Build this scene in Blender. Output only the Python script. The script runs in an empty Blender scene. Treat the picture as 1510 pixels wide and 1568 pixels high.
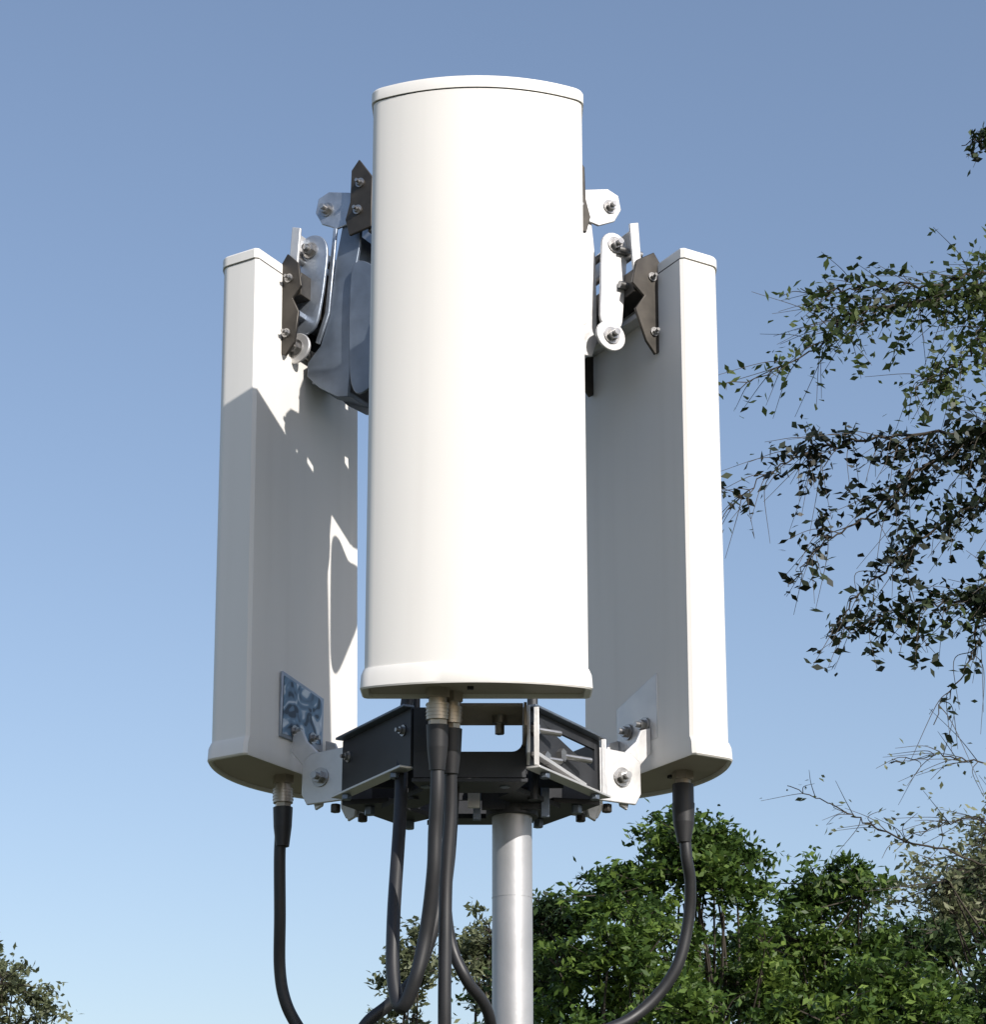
import bpy, bmesh, math, random
import numpy as np
from mathutils import Vector, Matrix
random.seed(4); 
scene=bpy.context.scene
EYE=1.6
# ---------------------------------------------------------------- helpers
def link(o,parent=None):
    scene.collection.objects.link(o)
    if parent: o.parent=parent
    return o
def empty(name,loc=(0,0,0),rot=None):
    e=bpy.data.objects.new(name,None); e.empty_display_size=.1
    scene.collection.objects.link(e)
    e.location=loc
    if rot is not None:
        e.rotation_euler=rot
    return e
def mesh_obj(name,verts,faces,mat,parent=None,smooth=None,bevel=0):
    me=bpy.data.meshes.new(name); me.from_pydata([tuple(v) for v in verts],[],faces); 
    bm=bmesh.new(); bm.from_mesh(me); bmesh.ops.recalc_face_normals(bm,faces=bm.faces); bm.to_mesh(me); bm.free()
    me.materials.append(mat)
    if smooth:
        me.polygons.foreach_set('use_smooth',[True]*len(me.polygons))
        me.set_sharp_from_angle(angle=math.radians(smooth))
    o=bpy.data.objects.new(name,me); link(o,parent)
    if bevel:
        m=o.modifiers.new('bevel','BEVEL'); m.width=bevel; m.segments=2; m.limit_method='ANGLE'; m.angle_limit=math.radians(40)
    return o
class Geo:
    def __init__(s): s.v=[]; s.f=[]
    def add(s,v,f):
        b=len(s.v); s.v+= [Vector(p) for p in v]; s.f+=[tuple(i+b for i in q) for q in f]
    def box(s,x0,x1,y0,y1,z0,z1):
        v=[(x,y,z) for z in(z0,z1) for y in(y0,y1) for x in(x0,x1)]
        s.add(v,[(0,1,3,2),(4,5,7,6),(0,1,5,4),(2,3,7,6),(0,2,6,4),(1,3,7,5)])
    def plate(s,prof,a0,a1,dr=0):   # prof: (r,z); extruded along local x ; r = -y
        n=len(prof)
        v=[(a0,-r-dr,z) for r,z in prof]+[(a1,-r-dr,z) for r,z in prof]
        f=[tuple(range(n)),tuple(range(n,2*n))]+[(i,(i+1)%n,(i+1)%n+n,i+n) for i in range(n)]
        s.add(v,f)
    def slab(s,prof,y0,y1):    # prof: (x,z); extruded along y
        n=len(prof)
        v=[(x,y0,z) for x,z in prof]+[(x,y1,z) for x,z in prof]
        s.add(v,[tuple(range(n)),tuple(range(n,2*n))]+[(i,(i+1)%n,(i+1)%n+n,i+n) for i in range(n)])
    def prism(s,pts,z0,z1):    # pts (x,y)
        n=len(pts)
        v=[(x,y,z0) for x,y in pts]+[(x,y,z1) for x,y in pts]
        f=[tuple(range(n)),tuple(range(n,2*n))]+[(i,(i+1)%n,(i+1)%n+n,i+n) for i in range(n)]
        s.add(v,f)
    def cyl(s,p,q,r,n=16,r2=None):
        p=Vector(p);q=Vector(q);d=(q-p).normalized(); r2=r if r2 is None else r2
        u=d.orthogonal().normalized(); w=d.cross(u)
        v=[p+(u*math.cos(2*math.pi*i/n)+w*math.sin(2*math.pi*i/n))*r for i in range(n)]
        v+=[q+(u*math.cos(2*math.pi*i/n)+w*math.sin(2*math.pi*i/n))*r2 for i in range(n)]
        s.add(v,[tuple(range(n)),tuple(range(n,2*n))]+[(i,(i+1)%n,(i+1)%n+n,i+n) for i in range(n)])
    def bolt(s,p,d,r=.0065):
        p=Vector(p); d=Vector(d).normalized()
        s.cyl(p,p+d*.0018,r*1.5,18); s.cyl(p+d*.0018,p+d*(.0018+r*.9),r,6); s.cyl(p+d*(.0018+r*.9),p+d*(.004+r*1.5),r*.55,12)
    def tube(s,pts,rad,n=10):
        pts=[Vector(p) for p in pts]; 
        if not hasattr(rad,'__len__'): rad=[rad]*len(pts)
        b=len(s.v); u=None
        for i,p in enumerate(pts):
            d=(pts[min(i+1,len(pts)-1)]-pts[max(i-1,0)]).normalized()
            u=d.orthogonal().normalized() if u is None else (u-d*u.dot(d)).normalized()
            w=d.cross(u)
            for k in range(n):
                a=2*math.pi*k/n; s.v.append(p+(u*math.cos(a)+w*math.sin(a))*rad[i])
        for i in range(len(pts)-1):
            for k in range(n):
                s.f.append((b+i*n+k,b+i*n+(k+1)%n,b+(i+1)*n+(k+1)%n,b+(i+1)*n+k))
        s.f.append(tuple(range(b,b+n))); e=b+(len(pts)-1)*n; s.f.append(tuple(range(e,e+n)))
    def obj(s,name,mat,parent=None,smooth=35,bevel=0): return mesh_obj(name,s.v,s.f,mat,parent,smooth,bevel)
def capsule(p,q,r,n=9,r2=None):
    r2=r2 or r
    a=math.atan2(q[1]-p[1],q[0]-p[0]); out=[]
    for i in range(n): t=a+math.pi/2+math.pi*i/(n-1); out.append((p[0]+r*math.cos(t),p[1]+r*math.sin(t)))
    for i in range(n): t=a-math.pi/2+math.pi*i/(n-1); out.append((q[0]+r2*math.cos(t),q[1]+r2*math.sin(t)))
    return out
def catmull(P,k=8):
    P=[Vector(p) for p in P]; Q=[P[0]*2-P[1]]+P+[P[-1]*2-P[-2]]; out=[]
    for i in range(1,len(Q)-2):
        for j in range(k):
            t=j/k; a,b,c,d=Q[i-1],Q[i],Q[i+1],Q[i+2]
            out.append(.5*((2*b)+(c-a)*t+(2*a-5*b+4*c-d)*t*t+(3*b-a-3*c+d)*t**3))
    out.append(P[-1]); return out
def roundpoly(pts,k=5):   # smooth closed outline
    n=len(pts); out=[]
    for i in range(n):
        a,b,c,d=[Vector(pts[(i+j)%n]) for j in(-1,0,1,2)]
        for j in range(k):
            t=j/k; p=.5*((2*b)+(c-a)*t+(2*a-5*b+4*c-d)*t*t+(3*b-a-3*c+d)*t**3); out.append((p.x,p.y))
    return out
# ---------------------------------------------------------------- materials
def mat(name,col,rough=.5,metal=0,var=.06,scale=8,rvar=.1,bump=0,bscale=60,spec=.5,streak=0):
    m=bpy.data.materials.new(name); m.use_nodes=True; nt=m.node_tree; N=nt.nodes; L=nt.links
    b=N['Principled BSDF']; tc=N.new('ShaderNodeTexCoord'); no=N.new('ShaderNodeTexNoise'); no.inputs['Scale'].default_value=scale; no.inputs['Detail'].default_value=6
    L.new(tc.outputs['Object'],no.inputs['Vector'])
    r=N.new('ShaderNodeValToRGB'); r.color_ramp.elements[0].position=.3; r.color_ramp.elements[1].position=.7
    r.color_ramp.elements[0].color=[c*(1-var) for c in col]+[1]; r.color_ramp.elements[1].color=[min(1,c*(1+var)) for c in col]+[1]
    L.new(no.outputs['Fac'],r.inputs['Fac']); out=r.outputs['Color']
    if streak:   # faint vertical rain streaks of dust
        mp=N.new('ShaderNodeMapping'); mp.inputs['Scale'].default_value=(38,38,1.6); L.new(tc.outputs['Object'],mp.inputs['Vector'])
        n3=N.new('ShaderNodeTexNoise'); n3.inputs['Scale'].default_value=1; n3.inputs['Detail'].default_value=4; L.new(mp.outputs[0],n3.inputs['Vector'])
        m3=N.new('ShaderNodeMapRange'); m3.inputs['From Min'].default_value=.5; m3.inputs['From Max'].default_value=.8; m3.inputs['To Max'].default_value=streak; L.new(n3.outputs['Fac'],m3.inputs['Value'])
        mx=N.new('ShaderNodeMixRGB'); mx.inputs[2].default_value=(.42,.38,.33,1); L.new(m3.outputs['Result'],mx.inputs[0]); L.new(out,mx.inputs[1]); out=mx.outputs[0]
    L.new(out,b.inputs['Base Color'])
    mr=N.new('ShaderNodeMapRange'); mr.inputs['To Min'].default_value=max(.05,rough-rvar); mr.inputs['To Max'].default_value=min(1,rough+rvar)
    L.new(no.outputs['Fac'],mr.inputs['Value']); L.new(mr.outputs['Result'],b.inputs['Roughness'])
    b.inputs['Metallic'].default_value=metal; b.inputs['Specular IOR Level'].default_value=spec
    if bump:
        n2=N.new('ShaderNodeTexNoise'); n2.inputs['Scale'].default_value=bscale; L.new(tc.outputs['Object'],n2.inputs['Vector'])
        bp=N.new('ShaderNodeBump'); bp.inputs['Strength'].default_value=bump; bp.inputs['Distance'].default_value=.002
        L.new(n2.outputs['Fac'],bp.inputs['Height']); L.new(bp.outputs['Normal'],b.inputs['Normal'])
    return m
M_white=mat('radome_plastic',(.80,.775,.735),.5,0,.015,3,.05,spec=.35,streak=.09)
M_under=mat('underside_plastic',(.44,.38,.33),.6,0,.08,12)  # tan tone paints the shade of the recessed underside
M_seam=mat('seam_gasket',(.02,.02,.02),.8)
M_galv=mat('galvanised_steel',(.36,.40,.46),.38,.7,.2,40,.12,.2,150)  # darkened bluish tone, carries painted shade on the left links
M_slate=mat('slate_shade_steel',(.16,.19,.235),.42,.55,.2,30,.1,.1,150)  # slate tone puts the left arm's shade into its colour
M_pole=mat('pole_steel',(.42,.42,.43),.46,.45,.09,14,.08,.12,90)
M_dark=mat('shade_dark_steel',(.04,.042,.047),.5,.4,.2,30)  # near-black base paints the shadow lying on the frame
M_clamp=mat('clamp_steel',(.055,.048,.040),.42,.5,.35,30)
M_lite=mat('cast_bracket',(.62,.61,.60),.40,.5,.10,30,.1,.15,120)
M_tan=mat('shade_tan_plate',(.30,.25,.21),.55,.3,.15,30)  # brown colour stands for shade on the tie plate's underside
M_bolt=mat('bolt_steel',(.40,.39,.38),.32,.9,.15,60)
M_rub=mat('cable_rubber',(.018,.018,.02),.48,0,.2,30)
M_conn=mat('connector_nickel',(.42,.37,.31),.35,.75,.15,50)
M_bark=mat('bark',(.05,.042,.033),.9,0,.4,6,.05,.6,25,.2)
# sky reflections in the left plate, painted as blue-white mottling
M_reflect=bpy.data.materials.new('sky_reflection_tint'); M_reflect.use_nodes=True; nt=M_reflect.node_tree
tc=nt.nodes.new('ShaderNodeTexCoord'); no=nt.nodes.new('ShaderNodeTexNoise'); no.inputs['Scale'].default_value=38; no.inputs['Detail'].default_value=1; no.inputs['Distortion'].default_value=1.5
r=nt.nodes.new('ShaderNodeValToRGB'); r.color_ramp.interpolation='LINEAR'
r.color_ramp.elements[0].position=.38; r.color_ramp.elements[0].color=(.03,.05,.08,1); r.color_ramp.elements[1].position=.66; r.color_ramp.elements[1].color=(.65,.72,.78,1)
for p,c in((.43,(.10,.17,.26,1)),(.54,(.16,.27,.40,1)),(.58,(.45,.53,.62,1))):
    e_=r.color_ramp.elements.new(p); e_.color=c
nt.links.new(tc.outputs['Object'],no.inputs['Vector']); nt.links.new(no.outputs['Fac'],r.inputs['Fac']); nt.links.new(r.outputs['Color'],nt.nodes['Principled BSDF'].inputs['Base Color']); nt.nodes['Principled BSDF'].inputs['Roughness'].default_value=.35
def leafmat(name,c1,c2,c3,trans=.35):
    m=bpy.data.materials.new(name); m.use_nodes=True; nt=m.node_tree; N=nt.nodes; L=nt.links
    b=N['Principled BSDF']; g=N.new('ShaderNodeNewGeometry'); r=N.new('ShaderNodeValToRGB')
    r.color_ramp.elements[0].color=[*c1,1]; r.color_ramp.elements[1].color=[*c3,1]; e=r.color_ramp.elements.new(.55); e.color=[*c2,1]
    tc=N.new('ShaderNodeTexCoord'); no=N.new('ShaderNodeTexNoise'); no.inputs['Scale'].default_value=1.4; no.inputs['Detail'].default_value=3
    L.new(tc.outputs['Object'],no.inputs['Vector'])
    a=N.new('ShaderNodeMath'); a.operation='MULTIPLY_ADD'; a.inputs[1].default_value=1.8; a.inputs[2].default_value=-.65; L.new(no.outputs['Fac'],a.inputs[0])
    s=N.new('ShaderNodeMath'); s.operation='MULTIPLY_ADD'; s.inputs[1].default_value=.55; L.new(g.outputs['Random Per Island'],s.inputs[0]); L.new(a.outputs[0],s.inputs[2])
    L.new(s.outputs[0],r.inputs['Fac']); L.new(r.outputs['Color'],b.inputs['Base Color']); b.inputs['Roughness'].default_value=.5; b.inputs['Specular IOR Level'].default_value=.35
    t=N.new('ShaderNodeBsdfTranslucent'); L.new(r.outputs['Color'],t.inputs['Color'])
    mx=N.new('ShaderNodeMixShader'); mx.inputs[0].default_value=trans; L.new(b.outputs[0],mx.inputs[1]); L.new(t.outputs[0],mx.inputs[2]); L.new(mx.outputs[0],N['Material Output'].inputs['Surface'])
    return m
ML_green=leafmat('leaf_green',(.020,.042,.012),(.065,.12,.022),(.18,.26,.05))
ML_deep=leafmat('leaf_deep',(.014,.028,.012),(.042,.075,.022),(.11,.16,.045))
ML_pale=leafmat('leaf_pale',(.07,.085,.04),(.14,.16,.08),(.27,.28,.16))
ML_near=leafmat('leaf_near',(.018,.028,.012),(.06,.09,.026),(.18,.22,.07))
ML_neard=leafmat('leaf_near_shade_tone',(.007,.010,.006),(.015,.024,.010),(.05,.075,.022),.12)  # darker leaf copy, shade painted into the lower limbs
# ---------------------------------------------------------------- antennas
def profile(w,s,sag,back=.004,fil=.009,n=22,sc=1.0):
    R=(w*w/4+sag*sag)/(2*sag); A=math.asin(w/2/R)
    arc=[(R*math.sin(-A+2*A*i/n),-s-sag+R-R*math.cos(-A+2*A*i/n)) for i in range(n+1)]
    c=Vector(arc[0]); 
    p0=Vector((-w/2,-s+fil)); arcin=[Vector(p) for p in arc if (Vector(p)-c).length>fil*1.0 and p[0]<0]
    p2=arcin[0]; left=[p0*(1-t)**2+c*2*t*(1-t)+p2*t*t for t in [i/5 for i in range(6)]]
    mid=[Vector(p) for p in arc if abs(p[0])<abs(p2.x)-1e-6]
    right=[Vector((-p.x,p.y)) for p in reversed(left)]
    pts=[Vector((-w/2+back,0)),Vector((-w/2,-back))]+left+mid+right+[Vector((w/2,-back)),Vector((w/2-back,0))]
    cy=-(s+sag)*.5
    return [(p.x*sc,cy+(p.y-cy)*sc) for p in pts]
def loft(rings,name,mat_,parent,smooth=30):
    v=[];f=[];n=len(rings[0][0])
    for pts,z in rings: v+=[(x,y,z) for x,y in pts]
    for i in range(len(rings)-1):
        for k in range(n): f.append((i*n+k,i*n+(k+1)%n,(i+1)*n+(k+1)%n,(i+1)*n+k))
    f.append(tuple(range(n))); f.append(tuple(range((len(rings)-1)*n,len(rings)*n)))
    return mesh_obj(name,v,f,mat_,parent,smooth)
def antenna(loc,ang,tilt,L,conns,ck=1.0):
    e=empty('sector_antenna',loc,(tilt,0,math.radians(ang)))
    W=.243;S=.055;G=.038
    P=lambda w,ds=0,sc=1:profile(W+w,S+ds,G,sc=sc)
    body=P(0)
    loft([(body,.0225),(body,L-.0165)],'radome',M_white,e)
    loft([(P(-.004),L-.0168),(P(-.004),L-.0148)],'seam',M_seam,e)
    top=P(.004,.001)
    loft([(top,L-.015),(top,L-.003),(P(.004,.001,.985),L-.0006),(P(.004,.001,.95),L)],'top_cap',M_white,e,25)
    bt=P(.009,.003); 
    loft([(P(.009,.003,.93),.006),(P(.009,.003,.935),.0005),(P(.009,.003,.985),-.0003),(bt,.0015),(P(.007,.0025),.016),(P(.002,.001),.0225),(P(-.002,0),.023)],'bottom_cap',M_white,e,25)
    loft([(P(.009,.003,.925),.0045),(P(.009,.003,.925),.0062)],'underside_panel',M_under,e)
    g=Geo(); b=Geo()
    for (x,y) in conns:
        g.cyl((x,y,.006),(x,y,-.006),.0135,6); g.cyl((x,y,-.006),(x,y,-.012),.010,20)
        if ck>1: b.cyl((x,y,-.012),(x,y,-.036),.0135,20)
        else:
            g.cyl((x,y,-.012),(x,y,-.030),.0125,20)
            for k in range(4): g.cyl((x,y,-.013-k*.004),(x,y,-.0145-k*.004),.0132,20)
            g.cyl((x,y,-.030),(x,y,-.036),.0105,6)
        b.cyl((x,y,-.036),(x,y,-.060),.0125*ck,20,.0115*ck); b.cyl((x,y,-.060),(x,y,-.085),.0115*ck,20,.0085)
    b.box(-.010,-.003,-.05,-.045,.001,.0045)
    g.obj('connectors',M_conn,e); b.obj('connector_boots',M_rub,e)
    return e
Cx,Cy=-.0265,2.56
antC=antenna((-.018,2.32,EYE+.651),0,.088,.708,[(-.042,-.036),(-.028,-.012)])
antL=antenna((-.2345,2.66,EYE+.648),-120,.0245,.687,[(-.004,-.036)])
antR=antenna((.1785,2.66,EYE+.648),120,.014,.685,[(-.030,-.050)],1.15)
# ---------------------------------------------------------------- tilt brackets (one per sector)
def bracket(ang,rb,rt,s0,dz=0,dr=0,marm=None,mplate=None,mlink=None):
    e=empty('tilt_bracket',(Cx,Cy,EYE+dz),(0,0,math.radians(ang)))
    lite=Geo();mid=Geo();dark=Geo();bo=Geo();gv=Geo();refl=Geo();lk=Geo()
    arm=[(.153,1.40),(.183,1.40),(.194,1.34),(.201,1.27),(.214,1.225),(.234,1.205),(.234,1.185),(.215,1.165),(.185,1.145),(.168,1.142),(.166,1.17),(.166,1.30),(.155,1.36)]
    if s0<0: arm=[(.153,1.40),(.180,1.40),(.186,1.34),(.186,1.22),(.178,1.198),(.160,1.196),(.158,1.25),(.158,1.30),(.153,1.36)]
    zb0=1.17 if s0>=0 else 1.21
    for a in(-.036,.031): mid.plate(arm,a,a+.005,dr)
    mid.box(-.031,.031,-.171-dr,-.166-dr,zb0,1.385)
    if s0>=0:
        rib=[(.190,1.395),(.196,1.395),(.206,1.27),(.220,1.230),(.214,1.226),(.199,1.268)]
        gv.plate(rib,-.040,-.0365,dr); gv.plate(rib,.0365,.040,dr)
        mid.plate([(.176,1.150),(.230,1.176),(.227,1.182),(.176,1.157)],-.031,.031,dr)
        sh=roundpoly([(.06,1.27),(.10,1.29),(.135,1.325),(.156,1.330),(.163,1.305),(.163,1.22),(.158,1.155),(.140,1.138),(.10,1.165),(.06,1.205)],4)
    else:
        sh=roundpoly([(.06,1.27),(.10,1.285),(.14,1.30),(.163,1.30),(.165,1.27),(.165,1.24),(.14,1.225),(.10,1.215),(.06,1.205)],4)
    for a in(-.044,.040): mid.plate(sh,a,a+.004,dr)
    tab=[(.165,1.395),(.165,1.440),(.205,1.452),(.222,1.446),(.226,1.425),(.215,1.405),(.19,1.392)]
    for a in(-.040,.036): lk.plate(tab,a,a+.004,dr)
    lk.box(-.036,.036,-.200-dr,-.167-dr,1.436,1.441)
    dk=[(.128,1.375),(.128,1.45),(.150,1.482),(.162,1.468),(.163,1.42),(.170,1.395),(.163,1.37)]
    for a in(-.050,.0455): dark.plate(dk,a,a+.0045,dr)
    dark.box(-.0455,.0455,-.136-dr,-.130-dr,1.37,1.45)
    # link with rounded ends
    if s0>=0:
        top=roundpoly([(.195,1.355),(.203,1.375),(.220,1.383),(.237,1.377),(.247,1.357),(.247,1.315),(.250,1.275),(.254,1.245),(.234,1.236),(.211,1.245),(.202,1.28),(.197,1.32)],4)
        pe=(.238+dr,1.218); pt=(.222+dr,1.360)
    else:
        pe=(.176,1.222); pt=(.188,1.358)
        top=[(r_-dr,z_) for r_,z_ in capsule(pt,(.180,1.25),.0205,10,.0175)]
    endp=[(pe[0]+.0225*math.cos(t*math.pi/12),pe[1]+.0215*math.sin(t*math.pi/12)) for t in range(24)]
    for s in(-1,1):
        a=s*.050; lk.plate(top,min(a,a+s*.0045),max(a,a+s*.0045),dr)
        a=s*.0548; lite.plate(endp,min(a,a+s*.0045),max(a,a+s*.0045))  # on the left, pale disc paints the lit end of a shaded link
    if s0>=0: dark.box(-.048,.048,-.228-dr,-.214-dr,1.262,1.335)
    # clamp on the antenna
    kx=1.0 if s0>=0 else 1.35
    ab=[(rt-.001,1.205),(rt-.001,1.335),(rt-.010,1.348),(rt-.028*kx,1.330),(rt-.034*kx,1.295),(rt-.020*kx,1.280),(rt-.031*kx,1.258),(rt-.026,1.215),(rt-.012,1.198)]
    for s in(-1,1): dark.plate(ab,min(s*.078,s*.0825),max(s*.078,s*.0825))
    dark.box(-.078,.078,-(rt+.001),-(rt-.005),1.21,1.335)
    lk.box(-.077,.077,-(rt-.0055),-(rt-.024),1.258,1.266)
    dark.box(-.077,.077,-(rt-.0055),-(rt-.030*kx),1.285,1.318)
    ts=0 if s0>=0 else -.018
    t2=[(rt-.022+ts,1.315),(rt-.026+ts,1.385),(rt-.012+ts,1.390),(rt-.008+ts,1.318)]
    for s in(-1,1): lite.plate(t2,min(s*.0735,s*.0775),max(s*.0735,s*.0775))
    lite.box(-.0735,.0735,-(rt-.012+ts),-(rt-.015+ts),1.35,1.385)
    if s0<0:   # short rods joining link and clamp
        for z in(1.30,1.352): bo.cyl((-.06,-.19,z),(-.06,-.226,z),.005); bo.cyl((.06,-.19,z),(.06,-.226,z),.005)
        dark.plate([(.182,1.29),(.182,1.325),(rt-.03,1.318),(rt-.03,1.285)],-.048,-.044); dark.plate([(.182,1.29),(.182,1.325),(rt-.03,1.318),(rt-.03,1.285)],.044,.048)
    for s in(-1,1):
        bo.bolt((s*.0545,-pt[0],1.360),(s,0,0),.0078); bo.bolt((s*.0593,-pe[0],pe[1]),(s,0,0),.0080)
        bo.bolt((s*.040,-.207-dr,1.425),(s,0,0),.0068); bo.bolt((s*.050,-.147-dr,1.445),(s,0,0),.0045);bo.bolt((s*.050,-.150-dr,1.405),(s,0,0),.0045)
        bo.bolt((s*.0825,-(rt-.014),1.31),(s,0,0),.0042); bo.bolt((s*.0825,-(rt-.013),1.23),(s,0,0),.0042)
    bo.cyl((-.054,-pe[0],pe[1]),(.054,-pe[0],pe[1]),.006); bo.cyl((-.054,-pt[0],1.358),(.054,-pt[0],1.358),.005)
    bo.cyl((-.072,-(rt-.015+ts),1.345),(.072,-(rt-.015+ts),1.345),.005)
    if s0:
        c=.014*s0
        hf=[(.142,.598),(.142,.664),(.193,.662),(.206,.652),(.206,.612),(.198,.598)]
        for a in(-.045+c,.041+c): lite.plate(hf,a,a+.004)
        lite.box(-.041+c,.041+c,-.1475,-.1435,.600,.662)
        cp=(.030 if s0>0 else .020)*s0
        lo,hi=(.742,.768)
        zl,zr=(hi,lo) if s0<0 else (lo+.012,hi)
        pr=[(-.046+cp,.684),(.046+cp,.684),(.046+cp,zr),(-.046+cp,zl)]
        if s0<0: lite.slab(pr,-(rb-.0005),-(rb-.0045))
        else:
            gv.slab(pr,-(rb-.0005),-(rb-.0045))
            n=6; x0,x1,z0,z1,rr=-.040+cp,.043+cp,.688,.762,.010
            q=[(x1,z0),(x1,z1)]+[(x0+rr-rr*math.sin(t*math.pi/2/n),z1-.010-rr+rr*math.cos(t*math.pi/2/n)) for t in range(n+1)]+[(x0,z0+.004)]
            refl.slab(q,-(rb-.0047),-(rb-.0055))
        ff=[(rb-.005,.668),(rb-.005,.70),(rb-.02,.695),(.205,.680),(.178,.655),(.172,.63),(.180,.596),(.190,.592),(.198,.62),(.212,.652)]
        for a in(-.038+c,.0338+c): lite.plate(ff,a,a+.0042)
        for s in(-1,1):
            bo.bolt((s*.0452+c,-.178,.630),(s,0,0),.008)
            if s0<0: bo.bolt((s*.019+cp,-(rb-.0055),.706),(0,1,0),.0068)
            else: bo.bolt((s*.02+cp,-(rb-.0057),.696),(0,1,0),.005)
        bo.cyl((-.043+c,-.178,.630),(.043+c,-.178,.630),.005)
        for x in(-.03,.03): dark.cyl((x+c,-.165,.598),(x+c,-.165,.588),.0065,6)
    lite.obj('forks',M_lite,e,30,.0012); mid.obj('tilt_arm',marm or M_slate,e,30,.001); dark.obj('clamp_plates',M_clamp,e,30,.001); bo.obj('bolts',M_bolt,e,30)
    if gv.v: gv.obj('gussets',mplate or M_galv,e,30,.001)
    lk.obj('links',mlink or M_galv,e,30,.001)
    if refl.v: refl.obj('reflection_sheet',M_reflect,e,30)
    return e
bracket(0,.238,.290,0,-.12); bracket(-120,.232,.2495,1); bracket(120,.232,.2415,-1,0,-.017,M_lite,M_lite,M_lite)  # left metals darker as painted shade, right in light cast metal
# ---------------------------------------------------------------- hub frame on top of the pole
def rot(p,a): c,s=math.cos(a),math.sin(a); return (p[0]*c-p[1]*s,p[0]*s+p[1]*c)
hub=empty('pole_mount_frame',(Cx,Cy,EYE))
def hexpts(r,w):
    out=[]
    for a in (0,120,240):
        for x in(-w,w): out.append(rot((x,-r),math.radians(a)))
    return out
H=hexpts(.139,.064)
dk=Geo(); lt=Geo(); bo=Geo(); md=Geo(); tn=Geo(); sl=Geo()
def wall(g,p,q,z0,z1,t,off=0):
    p=Vector(p);q=Vector(q);d=(q-p).normalized();n=Vector((d.y,-d.x))
    a=p+n*off;b=q+n*off;c=b+n*t;e_=a+n*t
    g.prism([tuple(a),tuple(b),tuple(c),tuple(e_)],z0,z1)
def wallpoly(g,p,q,prof,t):   # prof: (fraction along wall, z)
    p=Vector(p);q=Vector(q);d=(q-p).normalized();n=Vector((d.y,-d.x))*t; k=len(prof)
    a=[p.lerp(q,u) for u,z in prof]
    g.add([(v.x,v.y,prof[i][1]) for i,v in enumerate(a)]+[(v.x+n.x,v.y+n.y,prof[i][1]) for i,v in enumerate(a)],[tuple(range(k)),tuple(range(k,2*k))]+[(i,(i+1)%k,(i+1)%k+k,i+k) for i in range(k)])
for i in range(1,6):
    p,q=H[i],H[(i+1)%6]
    if i==3: wall(dk,p,q,.600,.655,.004)
    elif i==1:
        wallpoly(dk,p,q,[(0,.600),(1,.600),(1,.668),(.93,.668),(.93,.628),(.62,.640),(.25,.655),(.10,.668),(0,.668)],.004)
        wallpoly(dk,p,q,[(.10,.6682),(.25,.6552),(.93,.6552),(.93,.6682)],.004)
    else: wall(dk,p,q,.600,.668,.004)
    if i in(1,5):
        wall(md,p,q,.5965,.5995,.018); wall(sl,p,q,.6685,.6715,.014)
        P_=Vector(p);Q=Vector(q);d=(Q-P_).normalized();n=Vector((d.y,-d.x))
        if i==5:
            for t in(.10,.9):
                c=P_.lerp(Q,t)+n*.004; bo.bolt((c.x,c.y,.645),(n.x,n.y,0),.0045)
        for t in(.15,.85):
            c=P_.lerp(Q,t)+n*.010; sl.cyl((c.x,c.y,.596),(c.x,c.y,.590),.006,6)
P_=Vector(H[1]);Q=Vector(H[2]);d=(Q-P_).normalized();n=Vector((d.y,-d.x))
for t,z,l in((.06,.645,.034),(.42,.628,.040),(.20,.616,.022)):
    c=P_.lerp(Q,t)+n*.004; bo.cyl((c.x,c.y,z),(c.x+n.x*l*.5+d.x*l,c.y+n.y*l*.5+d.y*l,z),.0036,10)
    bo.cyl((c.x,c.y,z),(c.x+n.x*.006,c.y+n.y*.006,z),.008,6)
a=P_.lerp(Q,.02)+n*.0045; b=P_.lerp(Q,.70)+n*.0045
md.add([(a.x,a.y,.612),(b.x,b.y,.5997),(b.x,b.y,.604),(a.x,a.y,.617),(a.x+n.x*.009,a.y+n.y*.009,.612),(b.x+n.x*.009,b.y+n.y*.009,.5997),(b.x+n.x*.009,b.y+n.y*.009,.604),(a.x+n.x*.009,a.y+n.y*.009,.617)],[(0,1,2,3),(4,5,6,7),(0,1,5,4),(2,3,7,6),(0,3,7,4),(1,2,6,5)])
for t in(.02,.97):
    c=P_.lerp(Q,t)+n*.012; md.prism([(c.x-.003,c.y-.004),(c.x+.003,c.y-.004),(c.x+.003,c.y+.004),(c.x-.003,c.y+.004)],.5997,.668)
n=6; rr=.012; zb,zt,zw=.586,.668,.616; xl,xr=H[0][0],H[1][0]; wl,wr=-.026,.060
dk.slab([(xl,zb),(xr,zb),(xr,zw),(xl,zw)],-.143,-.139)
for sgn,x0,x1 in((1,wl,xl),(-1,wr,xr)):
    arc=[(x0+(rr-rr*math.sin(t*math.pi/2/n))*sgn,zw+rr-rr*math.cos(t*math.pi/2/n)) for t in range(n+1)]
    dk.slab([(x1,zw),(x0+rr*sgn,zw)]+arc[1:]+[(x0,zt),(x1,zt)],-.143,-.139)
tn.box(-.028,.060,-.232,-.150,.6445,.6485)
tn.box(-.032,-.0285,-.236,-.139,.622,.6485); tn.box(.0605,.064,-.236,-.139,.622,.6485)
lt.box(.0645,.068,-.20,-.1435,.60,.655)
bo.cyl((.034,-.19,.6445),(.034,-.19,.636),.0085,18); bo.cyl((.034,-.19,.636),(.034,-.19,.624),.0055,6)
px_,py_=.0227-Cx,0.0
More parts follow.
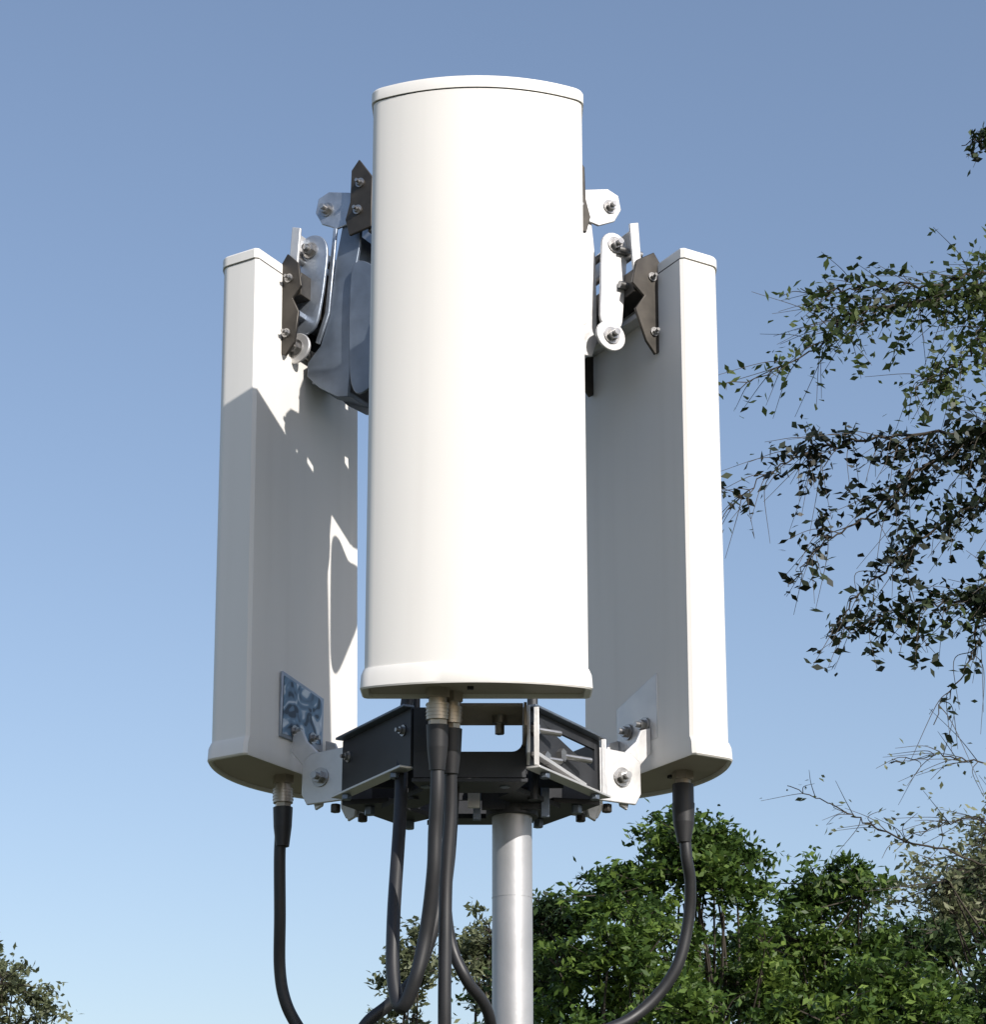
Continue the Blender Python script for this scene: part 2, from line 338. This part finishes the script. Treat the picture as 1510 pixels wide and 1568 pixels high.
for a in(0,120,240):
    pts=[rot(p,math.radians(a)) for p in[(-.066,-.141),(.066,-.141),(.05,-.085),(-.05,-.085)]]
    dk.prism(pts,.590 if a else .5815,.5962 if a else .5855)
    pts=[rot(p,math.radians(a+60)) for p in[(-.055,-.092),(.055,-.092),(.03,-.055),(-.03,-.055)]]
    dk.prism(pts,.583,.589)
    for x in(-.05,.04):
        c=rot((x,-.118),math.radians(a)); sl.cyl((c[0],c[1],.590),(c[0],c[1],.580),.0065,6)
for y0 in(-.034,.030): dk.box(-.12,.11,y0,y0+.004,.600,.640)
dk.box(px_-.036,px_+.036,-.0299,-.0245,.575,.62); 
circ=[(px_+.031*math.cos(i*math.pi/12),py_+.031*math.sin(i*math.pi/12)) for i in range(24)]
dk.prism(circ,.572,.638)
sl.box(px_-.046,px_-.037,-.040,-.034,.560,.60); sl.box(px_+.034,px_+.044,-.034,-.028,.565,.60)
for x in(-.028,.004): md.box(x-.007,x+.007,-.06,-.056,.570,.625)
for x,y in((-.0665,-.055),(.0735,-.055)):
    dk.cyl((x,y,.58),(x,y,1.27),.0065,12); bo.cyl((x,y,.645),(x,y,.655),.011,6)
H2=hexpts(.10,.05)
for i in range(6): wall(dk,H2[i],H2[(i+1)%6],1.20,1.27,.004)
for y0 in(-.059,-.05): dk.box(-.09,.09,y0,y0+.003,1.205,1.265)
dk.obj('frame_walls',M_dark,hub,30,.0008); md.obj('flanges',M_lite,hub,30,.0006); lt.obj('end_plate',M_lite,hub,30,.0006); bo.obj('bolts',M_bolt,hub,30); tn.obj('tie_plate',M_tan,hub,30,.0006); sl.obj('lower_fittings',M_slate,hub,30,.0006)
# pole
g=Geo(); X,Y=.0227,Cy
g.cyl((X,Y,0),(X,Y,EYE+.636),.0238,48)
g.cyl((X,Y,EYE+.475),(X,Y,EYE+.4765),.0241,48)
g.cyl((X,Y,0),(X,Y,.012),.09,32)
g.obj('mounting_pole',M_pole)
# ---------------------------------------------------------------- cables
def cable(pts,r=.0072):
    g=Geo(); g.tube(catmull([(x,y,z+EYE) for x,y,z in pts],10),r,14); return g.obj('coaxial_cable',M_rub,None,60)
cable([(-.060,2.292,.575),(-.060,2.293,.54),(-.062,2.30,.50),(-.0635,2.305,.455),(-.071,2.32,.395),(-.082,2.32,.345),(-.0965,2.33,.318),(-.106,2.345,.350),(-.108,2.37,.42),(-.105,2.42,.54),(-.104,2.47,.66),(-.09,2.47,.76)],.0076)
cable([(-.046,2.315,.575),(-.0465,2.325,.52),(-.0505,2.33,.45),(-.051,2.33,.38),(-.051,2.335,.30),(-.05,2.36,.18),(-.02,2.45,-.1),(.0,2.525,-.4),(.0,2.535,-.9),(.0,2.535,-1.57)],.0072)
cable([(-.05,2.47,.66),(-.045,2.45,.59),(-.048,2.44,.51),(-.0525,2.42,.446),(-.045,2.42,.395),(-.0285,2.42,.359),(-.0035,2.46,.323),(.0,2.52,.24),(-.006,2.53,.0),(-.006,2.53,-.9),(-.006,2.53,-1.57)],.0065)
cable([(-.06,2.46,.62),(-.058,2.42,.50),(-.062,2.40,.428),(-.083,2.40,.3636),(-.111,2.40,.332),(-.14,2.40,.306),(-.16,2.42,.26),(-.12,2.48,.15),(-.03,2.535,-.1),(-.012,2.54,-.9),(-.012,2.54,-1.57)],.0068)
cable([(-.265,2.683,.58),(-.265,2.684,.545),(-.263,2.69,.48),(-.262,2.70,.417),(-.2545,2.70,.378),(-.239,2.70,.3475),(-.21,2.69,.31),(-.155,2.67,.26),(-.05,2.60,.1),(.006,2.575,-.3),(.01,2.58,-.9),(.01,2.58,-1.57)],.0075)
cable([(.2368,2.66,.58),(.2385,2.66,.545),(.243,2.67,.515),(.240,2.68,.47),(.226,2.68,.418),(.200,2.68,.380),(.165,2.67,.350),(.115,2.64,.322),(.06,2.60,.26),(.04,2.58,.1),(.035,2.58,-.9),(.035,2.58,-1.57)],.0072)
# ---------------------------------------------------------------- foliage helpers
def leaf_mesh(name,C,size,mat_,parent,rng,updown=.5,aspect=.42):
    n=len(C)
    u=rng.normal(size=(n,3)); u[:,2]*=.7; u/=np.linalg.norm(u,axis=1)[:,None]
    k=rng.normal(size=(n,3)); k[:,2]+=updown*2
    v=np.cross(k,u); v/=np.linalg.norm(v,axis=1)[:,None]+1e-9
    w=np.cross(u,v)
    s=(size*rng.uniform(.55,1.3,n))[:,None]
    a=C-u*s*.5; b=C+v*s*aspect*.5+w*s*.06-u*s*.05; c=C+u*s*.5; d=C-v*s*aspect*.5+w*s*.06-u*s*.05
    V=np.stack([a,b,c,d],1).reshape(-1,3)
    me=bpy.data.meshes.new(name); me.vertices.add(4*n); me.vertices.foreach_set('co',V.ravel())
    me.loops.add(4*n); me.loops.foreach_set('vertex_index',np.arange(4*n,dtype=np.int32))
    me.polygons.add(n); me.polygons.foreach_set('loop_start',np.arange(0,4*n,4,dtype=np.int32)); 
    try: me.polygons.foreach_set('loop_total',np.full(n,4,dtype=np.int32))
    except Exception: pass
    me.update(calc_edges=True); me.validate(); me.materials.append(mat_)
    o=bpy.data.objects.new(name,me); link(o,parent); return o
def tree(name,x,y,h,rx,z0,nc,lpc,leaf,mat_,seed,cr=.42,peak=.6):
    rng=np.random.default_rng(seed); R=random.Random(seed)
    e=empty(name,(x,y,0)); g=Geo()
    tp=catmull([(0,0,0),(R.uniform(-.1,.1),R.uniform(-.1,.1),h*.3),(R.uniform(-.2,.2),R.uniform(-.2,.2),h*.6),(R.uniform(-.1,.1),0,h*.86)],6)
    g.tube(tp,[.10*h/6*(1-.9*i/(len(tp)-1)) for i in range(len(tp))],10)
    Cs=[]
    for i in range(nc):
        t=rng.uniform(0,1)**.8
        z=z0+(h-cr*.5-z0)*t
        env=math.sqrt(max(.02,1-((t-(1-peak)*.8)/(1-(1-peak)*.8))**2)) if t>(1-peak)*.8 else .75+.25*t/((1-peak)*.8)
        a=rng.uniform(0,2*math.pi); rr=rx*env*math.sqrt(rng.uniform(.05,1))*rng.uniform(.7,1.2)
        c=np.array([rr*math.cos(a),rr*math.sin(a),z])
        k=min(len(tp)-1,int(len(tp)*max(.3,(z/h)*.8))); s=tp[k]; m=(s+Vector(c))*.5+Vector((R.uniform(-.1,.1),R.uniform(-.1,.1),-.08))
        lp=catmull([s,m,Vector(c),Vector(c)+Vector((R.uniform(-.2,.2),R.uniform(-.2,.2),cr*.5))],4); g.tube(lp,[.017*h/6*(1-.9*j/(len(lp)-1)) for j in range(len(lp))],5)
        q=cr*rng.uniform(.5,1.3)
        ns=10; sp=rng.normal(size=(ns,3)); sp/=np.linalg.norm(sp,axis=1)[:,None]; sp*=q*rng.uniform(.3,1.35,ns)[:,None]; sp[:,2]*=.8
        for s_ in sp:
            g.tube([Vector(c),Vector(c+s_*.6),Vector(c+s_*1.2)],[.006,.005,.002],3)
            m=int(lpc/ns*rng.uniform(.4,1.5)); Cs.append(c+s_+rng.normal(size=(m,3))*q*np.array([.20,.20,.14]))
    g.obj('trunk_and_limbs',M_bark,e,60)
    leaf_mesh('foliage',np.concatenate(Cs),leaf,mat_,e,rng)
    return e
# background trees
tree('broadleaf_tree',1.40,16,5.27,.80,2.9,42,540,.075,ML_green,11,.31,.75)
tree('broadleaf_tree',.80,15,4.50,.62,2.5,28,480,.072,ML_green,12,.27)
tree('broadleaf_tree',2.62,17,5.28,.66,3.0,30,520,.078,ML_green,13,.29)
tree('broadleaf_tree',.45,17,4.78,.45,2.8,20,480,.078,ML_deep,14,.27)
tree('broadleaf_tree',-.12,19,5.2,.30,3.4,10,380,.08,ML_pale,15,.26)
tree('broadleaf_tree',4.35,19,5.45,1.15,3.5,40,540,.082,ML_deep,16,.36)
tree('broadleaf_tree',3.25,14,4.85,.75,2.8,24,230,.06,ML_pale,17,.30)
tree('broadleaf_tree',2.35,13,3.66,.85,2.2,38,500,.066,ML_green,18,.27)
tree('broadleaf_tree',1.15,12.5,3.50,.55,2.2,24,460,.063,ML_green,19,.24)
tree('broadleaf_tree',3.3,13,3.80,.7,2.2,28,460,.066,ML_deep,22,.28)
tree('broadleaf_tree',2.1,18,4.75,.7,3.2,22,460,.08,ML_deep,23,.30)
tree('broadleaf_tree',-4.25,19,4.66,.5,3.2,16,380,.075,ML_pale,20,.28)
tree('shrub',-.72,20,4.95,.36,3.2,12,300,.08,ML_pale,21,.28)
# near overhanging tree
rng=np.random.default_rng(5); R=random.Random(5)
e=empty('overhanging_tree',(0,0,0)); g=Geo()
trunk=catmull([(3.3,7.6,0),(3.25,7.6,1.8),(3.35,7.5,3.6),(3.2,7.5,5.4),(3.1,7.4,7.0)],8)
g.tube(trunk,[.15*(1-.75*i/(len(trunk)-1)) for i in range(len(trunk))],14)
def limb(pts,r0,ntw,lenr,dens,store,droop=.35,lo=.25,gap=.3):
    P=catmull(pts,10); n=len(P)
    P=[p+Vector((R.gauss(0,.006),R.gauss(0,.006),R.gauss(0,.008))) for p in P]
    g.tube(P,[r0*(1-i/(n-1))**1.1+.0016 for i in range(n)],7)
    for k in range(ntw):
        t=lo+(1-lo)*(R.random()**1.5); i=min(n-2,int(t*(n-1))); d=(P[i+1]-P[i]).normalized()
        q=Vector((R.gauss(0,1),R.gauss(0,.8),R.gauss(0,1))).normalized()
        dr=(d*.8+q*.8+Vector((-.1,0,-droop))).normalized(); Lh=R.uniform(*lenr)*(1.2-.4*t)
        ctrl=[P[i],P[i]+dr*Lh*.4+Vector((R.gauss(0,.02),0,.01)),P[i]+dr*Lh+Vector((R.gauss(0,.04),0,-droop*.18*R.random()))]
        T=catmull(ctrl,6); m=len(T); g.tube(T,[.0022*(1-.6*j/(m-1)) for j in range(m)],3)
        thick=R.choice([.25,.6,1.0,1.6])
        for j in range(2,m):
            if R.random()<gap: continue
            for _ in range(int(thick*dens*max(.3,1.4-1.25*t)*R.uniform(.4,1.6))+ (1 if R.random()<.45 else 0)):
                store.append(T[j]+Vector((R.gauss(0,.020),R.gauss(0,.03),R.gauss(0,.020))))
up=[];low=[];far=[]
limb([(3.2,7.5,4.6),(2.5,7.3,5.0),(1.95,7.1,5.12),(1.76,7,5.07),(1.50,7,5.02),(1.26,7,4.98),(1.165,7,4.86),(.86,7,4.69)],.014,84,(.12,.38),3.7,up,.3,.33,.33)
limb([(3.2,7.5,4.9),(2.5,7.3,5.2),(1.9,7.1,5.20),(1.60,7,5.10),(1.32,7,5.08),(1.10,7,5.06)],.009,56,(.1,.26),3.4,up,.1,.36,.33)
limb([(1.9,7.1,5.1),(1.75,7,4.92),(1.62,7.05,4.78),(1.50,7,4.70)],.006,32,(.1,.26),3.6,up,.4,.05)
limb([(3.2,7.5,4.1),(2.5,7.3,4.45),(1.9,7.1,4.55),(1.70,7,4.52),(1.30,7,4.50),(1.07,7,4.43),(.83,7,4.28)],.011,82,(.12,.36),3.4,low,.35,.36,.35)
limb([(1.75,7,4.52),(1.5,7,4.40),(1.30,7,4.22),(1.13,7,4.12),(1.0,7,3.95)],.005,34,(.1,.3),2.8,low,.5,.05,.4)
limb([(1.9,7,4.45),(1.65,7,4.25),(1.42,7,4.10),(1.22,7,3.90),(1.12,7,3.78)],.005,34,(.1,.3),3.0,low,.6,.05,.4)
limb([(3.2,7.5,3.6),(2.5,7.2,3.9),(1.9,7,3.98),(1.66,7,3.92),(1.42,7,3.88),(1.28,7,3.82)],.009,62,(.1,.3),3.9,low,.4,.4,.3)
limb([(1.95,7,4.3),(1.8,7,4.1),(1.66,7,3.95),(1.6,7,3.70),(1.45,7,3.50)],.005,20,(.1,.28),1.4,low,.6,.05,.5)
limb([(2.6,7.3,5.7),(2.0,7.1,5.70),(1.82,7,5.68),(1.72,7,5.66)],.006,14,(.05,.12),2.6,low,.3,.5)
limb([(3.2,8,2.9),(2.4,8,3.25),(1.95,8,3.55),(1.7,8,3.62),(1.5,8,3.60)],.004,26,(.12,.3),1.1,far,.1,.35,.5)
limb([(1.9,8,3.2),(1.5,8,3.32),(1.3,8,3.42),(1.1,8,3.5)],.003,18,(.08,.2),.9,far,.1,.3,.5)
limb([(2.4,8,2.9),(2.0,8,3.3),(1.75,8,3.38),(1.55,8,3.3)],.004,34,(.12,.32),2.2,far,.0,.2,.4)
g.obj('trunk_and_limbs',M_bark,e,60)
for nm,st,mt,s in(('foliage_lit_tone',up,ML_near,.038),('foliage_shade_tone',low,ML_neard,.042),('foliage_dry',far,ML_pale,.028)):  # lit and shaded leaves told apart by painted colour
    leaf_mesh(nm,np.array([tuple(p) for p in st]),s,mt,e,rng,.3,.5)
# ---------------------------------------------------------------- ground
gm=mat('grass',(.05,.055,.028),.95,0,.5,.8,.03,.8,12)
mesh_obj('ground',[(-1500,-1500,0),(1500,-1500,0),(1500,1500,0),(-1500,1500,0)],[(0,1,2,3)],gm)
# ---------------------------------------------------------------- light
az,el=math.radians(36.0),math.radians(30.5)
s=Vector((math.sin(az)*math.cos(el),-math.cos(az)*math.cos(el),math.sin(el)))
sd=bpy.data.lights.new('sun','SUN'); sd.energy=5.0; sd.angle=math.radians(.5); sd.color=(1,.955,.895)
so=bpy.data.objects.new('sun',sd); so.rotation_euler=s.to_track_quat('Z','Y').to_euler(); so.location=(5,-5,8); link(so)
w=bpy.data.worlds.new('World'); scene.world=w; w.use_nodes=True; nt=w.node_tree
sk=nt.nodes.new('ShaderNodeTexSky'); sk.sky_type='NISHITA'; sk.sun_disc=False; sk.sun_elevation=el; sk.sun_rotation=math.atan2(s.x,s.y); sk.altitude=0; sk.air_density=1.15; sk.dust_density=1.3; sk.ozone_density=1.9
gmn=nt.nodes.new('ShaderNodeGamma'); gmn.inputs[1].default_value=.82; nt.links.new(sk.outputs[0],gmn.inputs[0])
mx=nt.nodes.new('ShaderNodeMixRGB'); mx.blend_type='MULTIPLY'; mx.inputs[0].default_value=1; mx.inputs[2].default_value=(1.25,1.25,1.34,1); nt.links.new(gmn.outputs[0],mx.inputs[1])
bg=nt.nodes['Background']; bg.inputs['Strength'].default_value=.15; nt.links.new(mx.outputs[0],bg.inputs['Color'])
# ---------------------------------------------------------------- camera
cd=bpy.data.cameras.new('camera'); cd.sensor_fit='HORIZONTAL'; cd.sensor_width=36; cd.lens=79.5; cd.clip_start=.05; cd.clip_end=5000
co=bpy.data.objects.new('camera',cd); co.location=(0,0,EYE); co.rotation_euler=(math.pi/2+.359,0,0); link(co); scene.camera=co
scene.view_settings.view_transform='Standard'; scene.view_settings.look='None'; scene.view_settings.exposure=0
